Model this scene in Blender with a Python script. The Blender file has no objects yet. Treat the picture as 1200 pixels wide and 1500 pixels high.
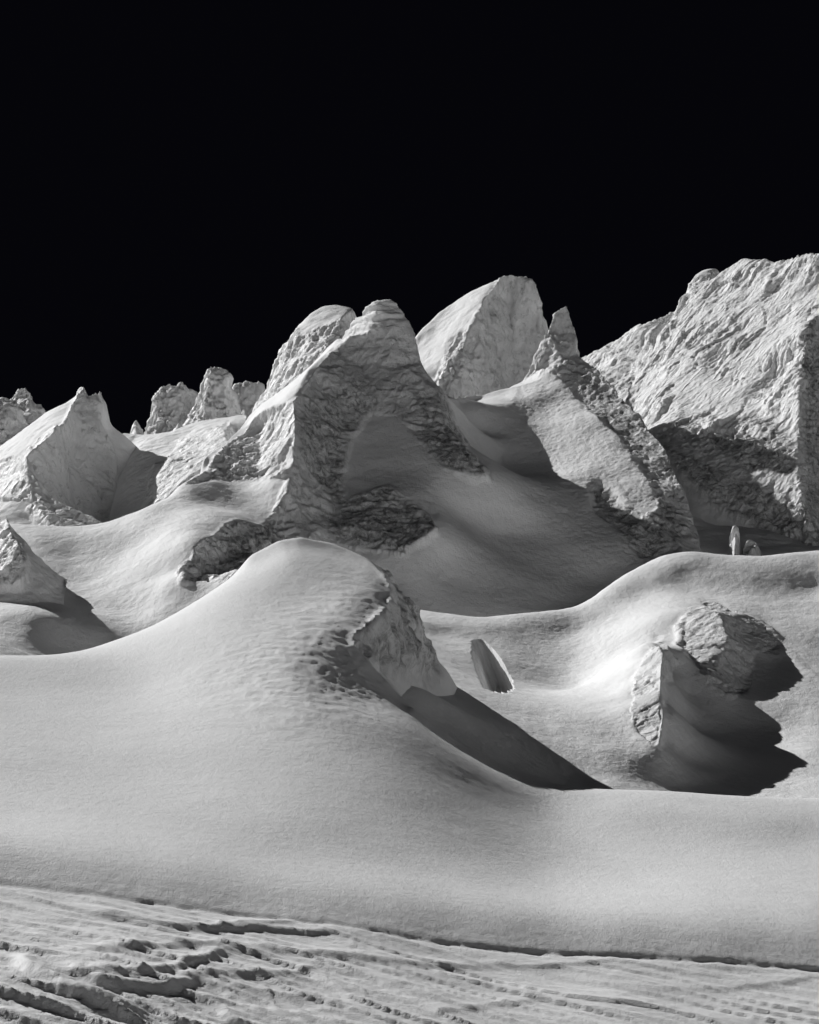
import bpy, math, random
import numpy as np
from mathutils import Vector
from mathutils.geometry import delaunay_2d_cdt

# ------------------------------------------------------------------ camera, sky, sun, exposure
SC = bpy.context.scene
COL = SC.collection
F = 2400.0                      # focal length in photo pixels (photo 1200 x 1500)
PITCH = math.radians(6.0)
CP, SP = math.cos(PITCH), math.sin(PITCH)
cam = bpy.data.cameras.new('camera')
cam.sensor_fit = 'HORIZONTAL'
cam.sensor_width = 36.0
cam.lens = 36.0 * F / 1200.0
cam.clip_start = 0.5
cam.clip_end = 9000.0
cam_o = bpy.data.objects.new('camera', cam)
cam_o.location = (0, 0, 0)
cam_o.rotation_euler = (math.radians(90) + PITCH, 0, 0)
COL.objects.link(cam_o)
SC.camera = cam_o

world = bpy.data.worlds.new('World')
SC.world = world
world.use_nodes = True
bg = world.node_tree.nodes['Background']
bg.inputs[0].default_value = (0.0016, 0.0016, 0.0027, 1)     # filtered monochrome sky: all but black
bg.inputs[1].default_value = 1.0

SUN = Vector((-0.63, 0.48, 0.57)).normalized()               # towards the sun
sl = bpy.data.lights.new('sun', 'SUN')
sl.energy = 4.3
sl.angle = math.radians(0.5)
sl.color = (1.0, 1.0, 1.0)
sun_o = bpy.data.objects.new('sun', sl)
sun_o.rotation_euler = SUN.to_track_quat('Z', 'Y').to_euler()
COL.objects.link(sun_o)
SC.view_settings.view_transform = 'Standard'
SC.view_settings.look = 'None'
SC.view_settings.gamma = 1.0
SC.view_settings.exposure = 0.0
SC.view_settings.use_curve_mapping = False
SC.cycles.max_bounces = 8
SC.cycles.diffuse_bounces = 6
SC.cycles.glossy_bounces = 2

# ------------------------------------------------------------------ small maths helpers
def unproj(px, py, Y):
    """point of the world seen at photo pixel (px,py), at world depth Y"""
    rx = (px - 600.0) / F
    ru = -(py - 750.0) / F
    fy = CP - ru * SP
    fz = SP + ru * CP
    return np.array([rx * Y / fy, Y, fz * Y / fy])

def proj(P):
    x, y, z = P[:, 0], P[:, 1], P[:, 2]
    f = np.maximum(y * CP + z * SP, 0.5)
    u = -y * SP + z * CP
    return 600.0 + F * x / f, 750.0 - F * u / f

def _hash(ix, iy, iz, seed):
    h = (ix.astype(np.uint32) * np.uint32(73856093)) ^ (iy.astype(np.uint32) * np.uint32(19349663)) \
        ^ (iz.astype(np.uint32) * np.uint32(83492791)) ^ np.uint32((seed * 2654435761) & 0xffffffff)
    h ^= h >> np.uint32(15); h *= np.uint32(2246822519)
    h ^= h >> np.uint32(13); h *= np.uint32(3266489917)
    h ^= h >> np.uint32(16)
    return h

_GR = np.array([[1,1,0],[-1,1,0],[1,-1,0],[-1,-1,0],[1,0,1],[-1,0,1],[1,0,-1],[-1,0,-1],
                [0,1,1],[0,-1,1],[0,1,-1],[0,-1,-1],[1,1,0],[-1,1,0],[0,-1,1],[0,-1,-1]], dtype=np.float32)

def gn(P, seed=0):
    """gradient noise, about -1..1"""
    P = P.astype(np.float32)
    fl = np.floor(P)
    f = P - fl
    i = fl.astype(np.int64)
    w = f * f * f * (f * (f * 6 - 15) + 10)
    out = 0
    for dx in (0, 1):
        wx = w[:, 0] if dx else 1 - w[:, 0]
        for dy in (0, 1):
            wy = w[:, 1] if dy else 1 - w[:, 1]
            for dz in (0, 1):
                wz = w[:, 2] if dz else 1 - w[:, 2]
                g = _GR[_hash(i[:, 0] + dx, i[:, 1] + dy, i[:, 2] + dz, seed) & np.uint32(15)]
                d = g[:, 0] * (f[:, 0] - dx) + g[:, 1] * (f[:, 1] - dy) + g[:, 2] * (f[:, 2] - dz)
                out = out + wx * wy * wz * d
    return out

def fbm(P, oct=4, seed=0, gain=0.5):
    s = 0; a = 1.0
    for k in range(oct):
        s = s + a * gn(P * (2.03 ** k) + 17.3 * k, seed + k)
        a *= gain
    return s

def ridged(P, oct=4, seed=0, gain=0.55):
    s = 0; a = 1.0
    for k in range(oct):
        s = s + a * (0.5 - np.abs(gn(P * (2.07 ** k) + 9.1 * k, seed + k)) * 1.6)
        a *= gain
    return s

def chips(P, seed=0, amp=1.0):
    """chipped facets: every Voronoi cell is a small tilted plane"""
    fl = np.floor(P).astype(np.int64)
    best = np.full(len(P), 9.0, np.float32)
    val = np.zeros(len(P), np.float32)
    for dx in (-1, 0, 1):
        for dy in (-1, 0, 1):
            for dz in (-1, 0, 1):
                ix, iy, iz = fl[:, 0] + dx, fl[:, 1] + dy, fl[:, 2] + dz
                h = _hash(ix, iy, iz, seed)
                h2 = _hash(ix, iy, iz, seed + 77)
                c = np.stack([ix + (h & np.uint32(1023)) / 1023.0, iy + ((h >> np.uint32(10)) & np.uint32(1023)) / 1023.0,
                              iz + ((h >> np.uint32(20)) & np.uint32(1023)) / 1023.0], 1)
                d = P - c
                dd = (d * d).sum(1)
                g = np.stack([(h2 & np.uint32(1023)) / 511.5 - 1, ((h2 >> np.uint32(10)) & np.uint32(1023)) / 511.5 - 1,
                              ((h2 >> np.uint32(20)) & np.uint32(1023)) / 511.5 - 1], 1)
                v = (d * g).sum(1)
                m = dd < best
                best = np.where(m, dd, best)
                val = np.where(m, v, val)
    return val

def inpoly(x, y, poly):
    r = np.zeros(x.shape, bool)
    n = len(poly)
    for a in range(n):
        x0, y0 = poly[a][:2]; x1, y1 = poly[(a + 1) % n][:2]
        if y0 == y1: continue
        c = ((y0 > y) != (y1 > y)) & (x < (x1 - x0) * (y - y0) / (y1 - y0) + x0)
        r ^= c
    return r

def blur1(A, r, axis):
    r = int(r)
    if r < 1: return A
    A = np.moveaxis(A, axis, 0)
    pad = np.concatenate([np.repeat(A[:1], r + 1, 0), A, np.repeat(A[-1:], r, 0)], 0)
    c = np.cumsum(pad, 0)
    B = (c[2 * r + 1:] - c[:-2 * r - 1]) / (2 * r + 1)
    return np.moveaxis(B, 0, axis)

def blur(A, r, n=3):
    for _ in range(n):
        A = blur1(blur1(A, r, 0), r, 1)
    return A

def wblur(A, M, r, n=3):
    """blur that ignores what lies outside the mask M"""
    m = M.astype(float)
    num = blur(np.where(M, A, 0.0) * m, r, n); den = blur(m, r, n)
    return np.where(M, num / np.maximum(den, 1e-6), A)

def islands(M):
    """label the connected pieces of a boolean grid (0 = none), by runs of each row"""
    par = [0]
    def find(a):
        while par[a] != a: par[a] = par[par[a]]; a = par[a]
        return a
    out = np.zeros(M.shape, int); prev = []
    for j in range(M.shape[0]):
        d = np.diff(np.concatenate([[0], M[j].astype(np.int8), [0]]))
        cur = []
        for a, b in zip(np.where(d == 1)[0], np.where(d == -1)[0]):
            l = 0
            for (c, e, k) in prev:
                if c < b and e > a:
                    k = find(k)
                    if l: par[max(k, find(l))] = min(k, find(l)); l = find(l)
                    else: l = k
            if not l: l = len(par); par.append(l)
            out[j, a:b] = l; cur.append((a, b, l))
        prev = cur
    root = np.array([find(k) for k in range(len(par))])
    return root[out]

def seg_dist(px, py, line):
    """signed distance (+ = below the line in the photo), position along it 0..1"""
    best = np.full(px.shape, 1e9); sg = np.zeros(px.shape); tt = np.zeros(px.shape)
    L = [math.hypot(line[i + 1][0] - line[i][0], line[i + 1][1] - line[i][1]) for i in range(len(line) - 1)]
    tot = sum(L); acc = 0
    for i in range(len(line) - 1):
        x0, y0 = line[i][:2]; x1, y1 = line[i + 1][:2]
        dx, dy = x1 - x0, y1 - y0
        l2 = dx * dx + dy * dy
        t = np.clip(((px - x0) * dx + (py - y0) * dy) / l2, 0, 1)
        ex, ey = px - x0 - t * dx, py - y0 - t * dy
        d = np.hypot(ex, ey)
        s = np.sign(dx * ey - dy * ex)
        m = d < best
        best = np.where(m, d, best); sg = np.where(m, s, sg); tt = np.where(m, (acc + t * L[i]) / tot, tt)
        acc += L[i]
    return best * sg, tt

# ------------------------------------------------------------------ materials
def nn(nt, t, **kw):
    n = nt.nodes.new(t)
    for k, v in kw.items():
        setattr(n, k, v)
    return n

def make_surface(name, fine, fine_d, crust, crust_d, rot=70, stretch=2.5, relief=1.0, relief_d=0.3):
    m = bpy.data.materials.new(name); m.use_nodes = True
    nt = m.node_tree; nt.nodes.clear(); L = nt.links
    out = nn(nt, 'ShaderNodeOutputMaterial'); bs = nn(nt, 'ShaderNodeBsdfPrincipled')
    L.new(bs.outputs[0], out.inputs[0])
    geo = nn(nt, 'ShaderNodeNewGeometry')
    at = nn(nt, 'ShaderNodeAttribute', attribute_name='ice')
    mp = nn(nt, 'ShaderNodeMapping')
    L.new(geo.outputs['Position'], mp.inputs[0])
    ms = nn(nt, 'ShaderNodeMapping', vector_type='TEXTURE')      # frame drawn out along the grain of the ice
    ms.inputs['Rotation'].default_value = (0, -math.radians(rot), 0); ms.inputs['Scale'].default_value = (stretch, 1, 1)
    L.new(geo.outputs['Position'], ms.inputs[0])
    def noise(scale, detail, rough=0.55, src=mp.outputs[0], dist=0.0):
        n = nn(nt, 'ShaderNodeTexNoise'); n.inputs['Scale'].default_value = scale
        n.inputs['Detail'].default_value = detail; n.inputs['Roughness'].default_value = rough
        n.inputs['Distortion'].default_value = dist
        L.new(src, n.inputs['Vector']); return n.outputs[0]
    def ramp(src, stops):
        r = nn(nt, 'ShaderNodeValToRGB'); e = r.color_ramp.elements
        while len(e) < len(stops): e.new(0.5)
        for k, (p, v) in enumerate(stops):
            e[k].position = p; e[k].color = (v, v, v, 1)
        L.new(src, r.inputs[0]); return r.outputs[0]
    def mix(a, b, f, blend='MIX'):
        x = nn(nt, 'ShaderNodeMix', data_type='RGBA', blend_type=blend)
        for s, i in ((f, 0), (a, 6), (b, 7)):
            if isinstance(s, (int, float)): x.inputs[i].default_value = s if i == 0 else (s, s, s, 1)
            else: L.new(s, x.inputs[i])
        return x.outputs[2]
    snow = ramp(noise(crust * 0.15, 4), [(0.3, 0.87), (0.7, 0.91)])
    icea = ramp(noise(0.09, 7, 0.62, dist=1.2), [(0.34, 0.72), (0.5, 0.86), (0.66, 0.91)])
    veins = ramp(noise(0.33, 6, 0.7, dist=2.0), [(0.35, 0.6), (0.44, 1.0)])
    icec = mix(icea, veins, 0.75, 'MULTIPLY')
    dk = nn(nt, 'ShaderNodeAttribute', attribute_name='dirt_shade')  # mask holds dirty ice and also shade painted into the colour
    dirt_shade_col = ramp(noise(0.6, 7, 0.75, dist=0.8), [(0.38, 0.20), (0.56, 0.78)])
    icec = mix(icec, dirt_shade_col, dk.outputs['Fac'])
    col = mix(snow, icec, at.outputs['Fac'])
    L.new(col, bs.inputs['Base Color'])
    r = nn(nt, 'ShaderNodeMapRange'); L.new(at.outputs['Fac'], r.inputs[0])
    r.inputs[3].default_value = 0.75; r.inputs[4].default_value = 0.5
    L.new(r.outputs[0], bs.inputs['Roughness'])
    bs.inputs['Specular IOR Level'].default_value = 0.3
    # bumps: crust relief, then grain; stronger in ice
    def mul(a, b):
        x = nn(nt, 'ShaderNodeMath', operation='MULTIPLY')
        for s, i in ((a, 0), (b, 1)):
            if isinstance(s, (int, float)): x.inputs[i].default_value = s
            else: L.new(s, x.inputs[i])
        return x.outputs[0]
    n1 = noise(crust, 5, 0.6)
    n2 = noise(fine, 3, 0.7)
    n3 = nn(nt, 'ShaderNodeTexNoise', noise_type='RIDGED_MULTIFRACTAL'); n3.inputs['Scale'].default_value = relief
    n3.inputs['Detail'].default_value = 6; n3.inputs['Roughness'].default_value = 0.55; n3.inputs['Distortion'].default_value = 0.5
    L.new(ms.outputs[0], n3.inputs['Vector'])
    sm = nn(nt, 'ShaderNodeMapRange'); L.new(at.outputs['Fac'], sm.inputs[0])
    sm.inputs[3].default_value = 1.0; sm.inputs[4].default_value = 2.2
    b1 = nn(nt, 'ShaderNodeBump'); b1.inputs['Strength'].default_value = 1.0
    b1.inputs['Distance'].default_value = crust_d
    L.new(mul(n1, sm.outputs[0]), b1.inputs['Height'])
    b2 = nn(nt, 'ShaderNodeBump'); b2.inputs['Distance'].default_value = fine_d
    L.new(mul(n2, sm.outputs[0]), b2.inputs['Height']); L.new(b1.outputs[0], b2.inputs['Normal'])
    b3 = nn(nt, 'ShaderNodeBump'); b3.inputs['Distance'].default_value = relief_d
    L.new(mul(n3.outputs[0], at.outputs['Fac']), b3.inputs['Height']); L.new(b2.outputs[0], b3.inputs['Normal'])
    L.new(b3.outputs[0], bs.inputs['Normal'])
    return m

M_near = make_surface('near_snow', 14.0, 0.035, 2.4, 0.05, relief=1.6, relief_d=0.16)
M_mid = make_surface('mid_snow', 6.0, 0.06, 1.4, 0.10, rot=40, relief=0.9, relief_d=0.3)
M_far = make_surface('far_snow_and_ice', 3.5, 0.11, 0.9, 0.18, rot=70, stretch=2.2, relief=0.5, relief_d=0.75)
M_wall = make_surface('wall_ice', 4.0, 0.08, 0.9, 0.2, rot=52, stretch=2.5, relief=0.8, relief_d=0.5)

# ------------------------------------------------------------------ object helpers
def tag(o, label=None, cat=None, group=None, kind=None):
    if label: o['label'] = label
    if cat: o['category'] = cat
    if group: o['group'] = group
    if kind: o['kind'] = kind
    return o

def empty(name, loc, label, cat, group=None):
    e = bpy.data.objects.new(name, None); e.location = loc
    e.empty_display_size = 5
    COL.objects.link(e); tag(e, label, cat, group)
    return e

def build_mesh(name, V, Q, ice, dirt_shade, mat, parent=None, origin=None):
    me = bpy.data.meshes.new(name)
    if origin is not None: V = V - np.array(origin)
    me.vertices.add(len(V)); me.vertices.foreach_set('co', V.astype(np.float32).ravel())
    me.loops.add(len(Q) * 4); me.loops.foreach_set('vertex_index', Q.astype(np.int32).ravel())
    me.polygons.add(len(Q))
    me.polygons.foreach_set('loop_start', np.arange(0, len(Q) * 4, 4, dtype=np.int32))
    me.polygons.foreach_set('use_smooth', np.ones(len(Q), bool))
    for nm, d in (('ice', ice), ('dirt_shade', dirt_shade)):
        a = me.attributes.new(nm, 'FLOAT', 'POINT'); a.data.foreach_set('value', d.astype(np.float32))
    me.materials.append(mat); me.update()
    o = bpy.data.objects.new(name, me); COL.objects.link(o)
    if parent is not None: o.parent = parent
    elif origin is not None: o.location = origin
    return o

LOW = []; COUNT = []
# ------------------------------------------------------------------ landform patch
TH = math.radians(45); ST, CT = math.sin(TH), math.cos(TH)
def set_view(deg):
    global ST, CT
    ST, CT = math.sin(math.radians(deg)), math.cos(math.radians(deg))

def to_param(P, w0):
    w = P[:, 1] * ST + P[:, 2] * CT + w0
    h = -P[:, 1] * CT + P[:, 2] * ST
    return P[:, 0] / w, np.log(w), h

def from_param(u, v, h, w0):
    w = np.exp(v)
    x = u * w; w = w - w0
    return np.stack([x, w * ST - h * CT, w * CT + h * ST], -1)

def patch(lines, pts=(), world_pts=(), w0=0.0, du=0.0012, dv=0.0016, tps=True, power=1.5,
          ice=(), dirt_shade=(), blur_snow=6, blur_ice=1, back=None, mat=None, regions=(), default=None,
          detail=None, creases=(), warp=6.0, seed=1, edge=6, snow_amp=1.0, clip=None, sharp_lines=(), tol=2.0, theta=45, barrier=None):
    """lines: polylines of (px,py,Y), kept as creases; back: list of (line index, [(dY,dz),..]) hidden rear slopes"""
    set_view(theta)
    V3 = []; E = []
    def addl(l, world=False, con=True):
        s = len(V3)
        for p in l:
            V3.append(np.array(p, float) if world else unproj(*p))
        if con: E.extend((k, k + 1) for k in range(s, len(V3) - 1))
    for l in lines: addl(l)
    for p in pts: addl([p])
    for l in world_pts: addl(l, True, False)
    for li, offs in (back or ()):
        for dY, dz in offs:
            for p in lines[li]:
                q = unproj(*p); q = q + np.array([q[0] * dY / q[1] * 0.9, dY, dz]); V3.append(q)
    V3 = np.array(V3)
    cu, cv, ch = to_param(V3, w0)
    su = 1.0
    verts2 = [Vector((a, b)) for a, b in zip(cu, cv)]
    ov, oe, of, ovo, oeo, ofo = delaunay_2d_cdt(verts2, E, [], 0, 1e-7)
    # solve RBF on the unique points
    A = np.stack([cu, cv], 1)
    n = len(A)
    def phi(r): return r ** power
    R = np.sqrt(((A[:, None] - A[None]) ** 2).sum(-1))
    K = phi(R) + np.eye(n) * 1e-9
    Pm = np.concatenate([np.ones((n, 1)), A], 1)
    M = np.zeros((n + 3, n + 3)); M[:n, :n] = K; M[:n, n:] = Pm; M[n:, :n] = Pm.T
    M[:n, :n] += np.eye(n) * (R.mean() ** power) * (1e-5)
    sol = np.linalg.lstsq(M, np.concatenate([ch, np.zeros(3)]), rcond=None)[0]
    def rbf(u, v):
        out = np.empty(len(u))
        for s in range(0, len(u), 20000):
            uu, vv = u[s:s + 20000], v[s:s + 20000]
            r = np.sqrt((uu[:, None] - cu[None]) ** 2 + (vv[:, None] - cv[None]) ** 2)
            out[s:s + 20000] = phi(r) @ sol[:n] + sol[n] + sol[n + 1] * uu + sol[n + 2] * vv
        return out
    vh = np.empty(len(ov))
    for k, o in enumerate(ovo):
        if len(o): vh[k] = ch[o[0]]
        else: vh[k] = rbf(np.array([ov[k][0]]), np.array([ov[k][1]]))[0]
    u0, u1, v0, v1 = cu.min(), cu.max(), cv.min(), cv.max()
    if clip: u0, u1 = max(u0, clip[0]), min(u1, clip[1])
    nu = int((u1 - u0) / du) + 2; nv = int((v1 - v0) / dv) + 2
    U = u0 + np.arange(nu) * du; Vv = v0 + np.arange(nv) * dv
    H = np.full((nv, nu), np.nan)
    for t in of:
        a, b, c = [(ov[k][0], ov[k][1], vh[k]) for k in t]
        i0 = max(0, int(math.ceil((min(a[0], b[0], c[0]) - u0) / du - 1e-6))); i1 = min(nu - 1, int((max(a[0], b[0], c[0]) - u0) / du + 1e-6))
        j0 = max(0, int(math.ceil((min(a[1], b[1], c[1]) - v0) / dv - 1e-6))); j1 = min(nv - 1, int((max(a[1], b[1], c[1]) - v0) / dv + 1e-6))
        if i1 < i0 or j1 < j0: continue
        X, Yg = np.meshgrid(U[i0:i1 + 1], Vv[j0:j1 + 1])
        det = (b[1] - c[1]) * (a[0] - c[0]) + (c[0] - b[0]) * (a[1] - c[1])
        if abs(det) < 1e-14: continue
        l1 = ((b[1] - c[1]) * (X - c[0]) + (c[0] - b[0]) * (Yg - c[1])) / det
        l2 = ((c[1] - a[1]) * (X - c[0]) + (a[0] - c[0]) * (Yg - c[1])) / det
        l3 = 1 - l1 - l2
        m = (l1 >= -1e-6) & (l2 >= -1e-6) & (l3 >= -1e-6)
        val = l1 * a[2] + l2 * b[2] + l3 * c[2]
        sub = H[j0:j1 + 1, i0:i1 + 1]
        sub[m] = val[m]
    mask = ~np.isnan(H)
    H = np.where(mask, H, 0)
    GU, GV = np.meshgrid(U, Vv)
    # masks in photo space, their outlines broken up by noise
    P = from_param(GU.ravel(), GV.ravel(), H.ravel(), w0)
    px, py = proj(P)
    k = 1.0 / (P[:, 1].mean() * 0.02)
    wx = fbm(P * k * 0.35, 5, seed + 5, 0.6) * warp; wy = fbm(P * k * 0.35 + 31.0, 5, seed + 9, 0.6) * warp
    bar = inpoly(px, py, barrier).reshape(H.shape) if barrier else np.zeros(H.shape, bool)
    im = np.zeros(len(P)); dm = np.zeros(len(P))
    for q in ice:
        im = np.maximum(im, inpoly(px + wx, py + wy, q))
    for q in dirt_shade:
        dm = np.maximum(dm, inpoly(px + wx * 1.5, py + wy * 1.5, q))
    Ms = mask & (im.reshape(H.shape) < 0.5) & ~bar          # snow alone: its smoothing must not sag towards the ice below an edge
    if tps:
        st = 4
        cu_i = np.arange(0, nu + st, st); cv_i = np.arange(0, nv + st, st)
        XU, XV = np.meshgrid(u0 + cu_i * du, v0 + cv_i * dv)
        T = rbf(XU.ravel(), XV.ravel()).reshape(XU.shape)
        fi = np.arange(nu) / st; fj = np.arange(nv) / st
        i0 = fi.astype(int); ti = fi - i0; j0 = fj.astype(int); tj = (fj - j0)[:, None]
        i1 = np.minimum(i0 + 1, T.shape[1] - 1); j1 = np.minimum(j0 + 1, T.shape[0] - 1)
        Ta = T[:, i0] * (1 - ti) + T[:, i1] * ti
        T = Ta[j0] * (1 - tj) + Ta[j1] * tj
        C = wblur(H, Ms, 3, 2)
        df = np.where(mask, T - C, 0)
        smooth = np.where(mask, C + tol * np.tanh(df / tol), T)
        smooth = wblur(smooth, Ms, blur_snow, 3)
    else:
        smooth = wblur(H, Ms, blur_snow)
    sharp = wblur(H, mask, blur_ice, 1) if blur_ice else H
    im = im.reshape(H.shape); dm = dm.reshape(H.shape)
    ims = blur(im, edge, 2); ims = ims * ims * (3 - 2 * ims)
    gs = np.maximum(ims, blur(bar.astype(float), 1, 1))
    for ln, wd in sharp_lines:
        sd, t_ = seg_dist(px, py, ln)
        gs = np.maximum(gs, np.exp(-(sd / wd) ** 2).reshape(H.shape))
    Hf = smooth * (1 - gs) + sharp * gs
    P = from_param(GU, GV, Hf, w0)
    du_ = np.gradient(P, axis=1); dv_ = np.gradient(P, axis=0)
    N = np.cross(du_, dv_); N /= np.linalg.norm(N, axis=2, keepdims=True) + 1e-12
    N *= np.sign((N * np.array([0, -CT, ST])).sum(2, keepdims=True) + 1e-12)
    Pf = P.reshape(-1, 3); Nf = N.reshape(-1, 3)
    mk = mask.ravel(); dmb = blur(dm, 3, 2).ravel()
    px, py = proj(Pf)
    d = np.zeros(len(Pf))
    if detail is not None:
        idx = np.where(mk)[0]
        d[idx] = detail(Pf[idx], Nf[idx], ims.ravel()[idx], px[idx], py[idx], dmb[idx])
    Pn = Pf + Nf * d[:, None]
    for c in creases:
        if c[0] == 'pit':
            ox = fbm(Pf * 0.9, 4, seed + 23, 0.65) * 3.0
            sd, t = seg_dist(px + ox, py + ox, c[1] + [c[1][0]])
            dd = np.where(inpoly(px + ox, py + ox, c[1]) & mk, np.clip(np.abs(sd) / 2.0, 0, 1), 0)
            Pn += dd[:, None] * np.array(c[2]); continue
        line, up, dn, hgt = c[:4]
        prof = c[4] if len(c) > 4 else 'step'
        xs = [p[0] for p in line]; ys = [p[1] for p in line]
        rr = max(up, dn) * 4
        sel = np.where(mk & (px > min(xs) - 30) & (px < max(xs) + 30) & (py > min(ys) - rr) & (py < max(ys) + rr))[0]
        if not len(sel): continue
        nx = fbm(Pf[sel] * k * 0.8, 4, seed + 20, 0.6) * warp * 0.6
        sd, t = seg_dist(px[sel], py[sel] + nx, line)
        tp = np.clip(np.minimum(t, 1 - t) * 6, 0, 1); tp = tp * tp * (3 - 2 * tp)
        if prof == 'step':      # ground above the line stands higher, dies away over 'up'; sharp riser over 'dn'
            pr = np.where(sd < 0, np.exp(sd / up), np.clip(1 - sd / dn, 0, 1))
        elif prof == 'drop':    # raised lip on one side, lowered floor on the other
            pr = np.where(sd < 0, 0.45 * np.exp(sd / up), -0.55 * np.exp(-sd / dn) * np.clip(sd / 2, 0, 1) + 0.45 * np.clip(1 - sd / 2, 0, 1))
        elif prof == 'groove':
            pr = -np.exp(-np.where(sd < 0, (sd / up) ** 2, (sd / dn) ** 2))
        else:                   # ridge
            pr = np.where(sd < 0, np.exp(sd / up), np.exp(-sd / dn))
        if prof == 'groove': pr = pr * np.clip(0.8 + 1.0 * gn(Pf[sel] * k * 1.5 + 3, seed + 21), 0.3, 1.4)
        Pn[sel, 2] += hgt * pr * tp
    LOW.append(Pn[mk][::7]); COUNT.append(int(mk.sum()))
    Pn = Pn.reshape(nv, nu, 3)
    mq = mask[:-1, :-1] & mask[1:, :-1] & mask[:-1, 1:] & mask[1:, 1:]
    idx = np.arange(nv * nu).reshape(nv, nu)
    Q = np.stack([idx[:-1, :-1], idx[:-1, 1:], idx[1:, 1:], idx[1:, :-1]], -1)[mq]
    Pn = Pn.reshape(-1, 3)
    cx, cy = proj(Pn[Q].mean(1)); cy0 = cy; cY = Pn[Q].mean(1)[:, 1]
    wq = Q[:, 0]
    cx = cx + wx[wq] * 0.5; cy = cy + wy[wq] * 0.5
    lab = np.full(len(Q), -1)
    iceq = ims.ravel()[Q].mean(1) > 0.5
    for r, (poly, _) in enumerate(regions):
        m = (lab < 0) & inpoly(cx, cy, poly)
        if _.get('only_ice'): m &= iceq
        lab[m] = r
    def comps(sel):
        g = np.zeros(mq.shape, bool); g[mq] = sel
        c = islands(g)[mq]
        ids, n = np.unique(c[c > 0], return_counts=True)
        return c, [i for _, i in sorted(zip(-n, ids))], dict(zip(ids, n))
    for r, (poly, sp_) in enumerate(regions):        # a thing is one piece; stray scraps go back to the ground
        c, ids, n = comps(lab == r)
        for i in ids[1:]: lab[c == i] = -1
    imf = ims.ravel(); dmf = (blur(dm, 2, 2)).ravel() * imf
    objs = []
    def emit(sel, name, parent, origin):
        q = Q[sel]
        if len(q) < 30: return None
        uq, inv = np.unique(q, return_inverse=True)
        return build_mesh(name, Pn[uq], inv.reshape(-1, 4), imf[uq], dmf[uq], mat, parent, origin)
    for r in range(-1, len(regions)):
        spec = default if r < 0 else regions[r][1]
        sel = lab == r
        if not sel.any(): continue
        if spec['type'] == 'structure':
            sp = spec.get('ice_name')
            big = []
            if sp:
                c, ids, n = comps(sel & iceq)
                for i in ids:
                    if n[i] > 120: big.append(c == i)
                rest = sel.copy()
                for b in big: rest &= ~b
            else: rest = sel
            o = emit(rest, spec['name'], None, None)
            if o: tag(o, spec.get('label'), kind='structure')
            for b in big: emit(b, sp, o, None)
        else:
            vs = Pn[np.unique(Q[sel])]
            base = (float(vs[:, 0].mean()), float(vs[:, 1].mean()), float(vs[:, 2].min()))
            e = empty(spec['name'], base, spec['label'], spec.get('cat', 'ice tower'), spec.get('group'))
            if r < 0:
                for cls in (True, False, True):
                    c, ids, n = comps(sel & (iceq == cls))
                    for i in ids:
                        if i != ids[0] and n[i] < 0.12 * sel.sum(): iceq[c == i] = not cls
            left = sel.copy()
            for pn, pp in spec.get('parts', ()):
                c, ids, n = comps(left & inpoly(cx, cy, pp))
                if not ids: continue
                ps = c == ids[0]
                emit(ps, pn, e, base); left &= ~ps
            c, ids, n = comps(left & iceq)
            big = [i for i in ids if n[i] > 60] or ids[:1]
            for i in big: emit((c == i) if i != big[0] else ((c == i) | ((c > 0) & ~np.isin(c, big))), 'ice_face', e, base)
            if not spec.get('only_ice'): emit(left & ~iceq, spec.get('snow', 'snow_cover'), e, base)
    return

# relief recipes -------------------------------------------------------------
def dirmat(deg, stretch, size):
    """frame stretched along a direction in the x-z plane (degrees from +x)"""
    a = math.radians(deg)
    B = np.array([[math.cos(a), 0, math.sin(a)], [0, 1, 0], [-math.sin(a), 0, math.cos(a)]])
    return (B / np.array([[size * stretch], [size], [size]])).T

def ice_detail(size, amp, deg=-60, stretch=2.5, chip=1.0, snow=0.02, seed=3, fine=1.0, snow_size=None, snow_st=(3.0, 1, 1), dirt_shade_gain=0.15, bend=0.35, strata=0.3):
    Mx = dirmat(deg, stretch, size)
    ss = snow_size or size * 0.5
    def f(P, N, ice, px, py, dirt_shade=0):
        out = np.zeros(len(P))
        m = ice > 0.02
        if m.any():
            p = P[m]
            wv = np.stack([gn(p / size * 0.4, seed + 50), gn(p / size * 0.4 + 7, seed + 51), gn(p / size * 0.4 + 13, seed + 52)], 1)
            q = (p + wv * size * bend) @ Mx
            big = chips(q * 0.4, seed) * 0.75 * chip
            mid = chips(q * 1.1 + 5, seed + 1) * 0.28 * chip
            rd = ridged(q * 0.9, 6, seed + 2, 0.62) * 0.55
            am = amp * (1 + dirt_shade_gain * dirt_shade[m]) if isinstance(dirt_shade, np.ndarray) else amp
            soft = fbm(p / size * 0.3, 3, seed + 60) * 1.2
            g = np.abs(gn(q * 0.55 + 40, seed + 70) + 0.3 * gn(q * 2.0, seed + 71))
            crack = -np.exp(-(g / 0.035) ** 2) * 0.45
            pw = p + wv * size * 0.5
            lay = ridged(pw / np.array([size * 5, size * 5, size * 0.42]), 3, seed + 80, 0.5) * strata
            out[m] = (lay + big + mid + rd + soft + crack * chip + fbm(q * 4.5, 3, seed + 4, 0.65) * 0.14 * fine - 0.4) * am * ice[m]
        sn = fbm(P / (ss * np.array(snow_st)), 5, seed + 6, 0.5)
        sn2 = fbm(P / (ss * 6), 3, seed + 7)
        out += (sn + 2.5 * sn2) * snow * (1 - ice)
        return out
    return f

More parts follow.
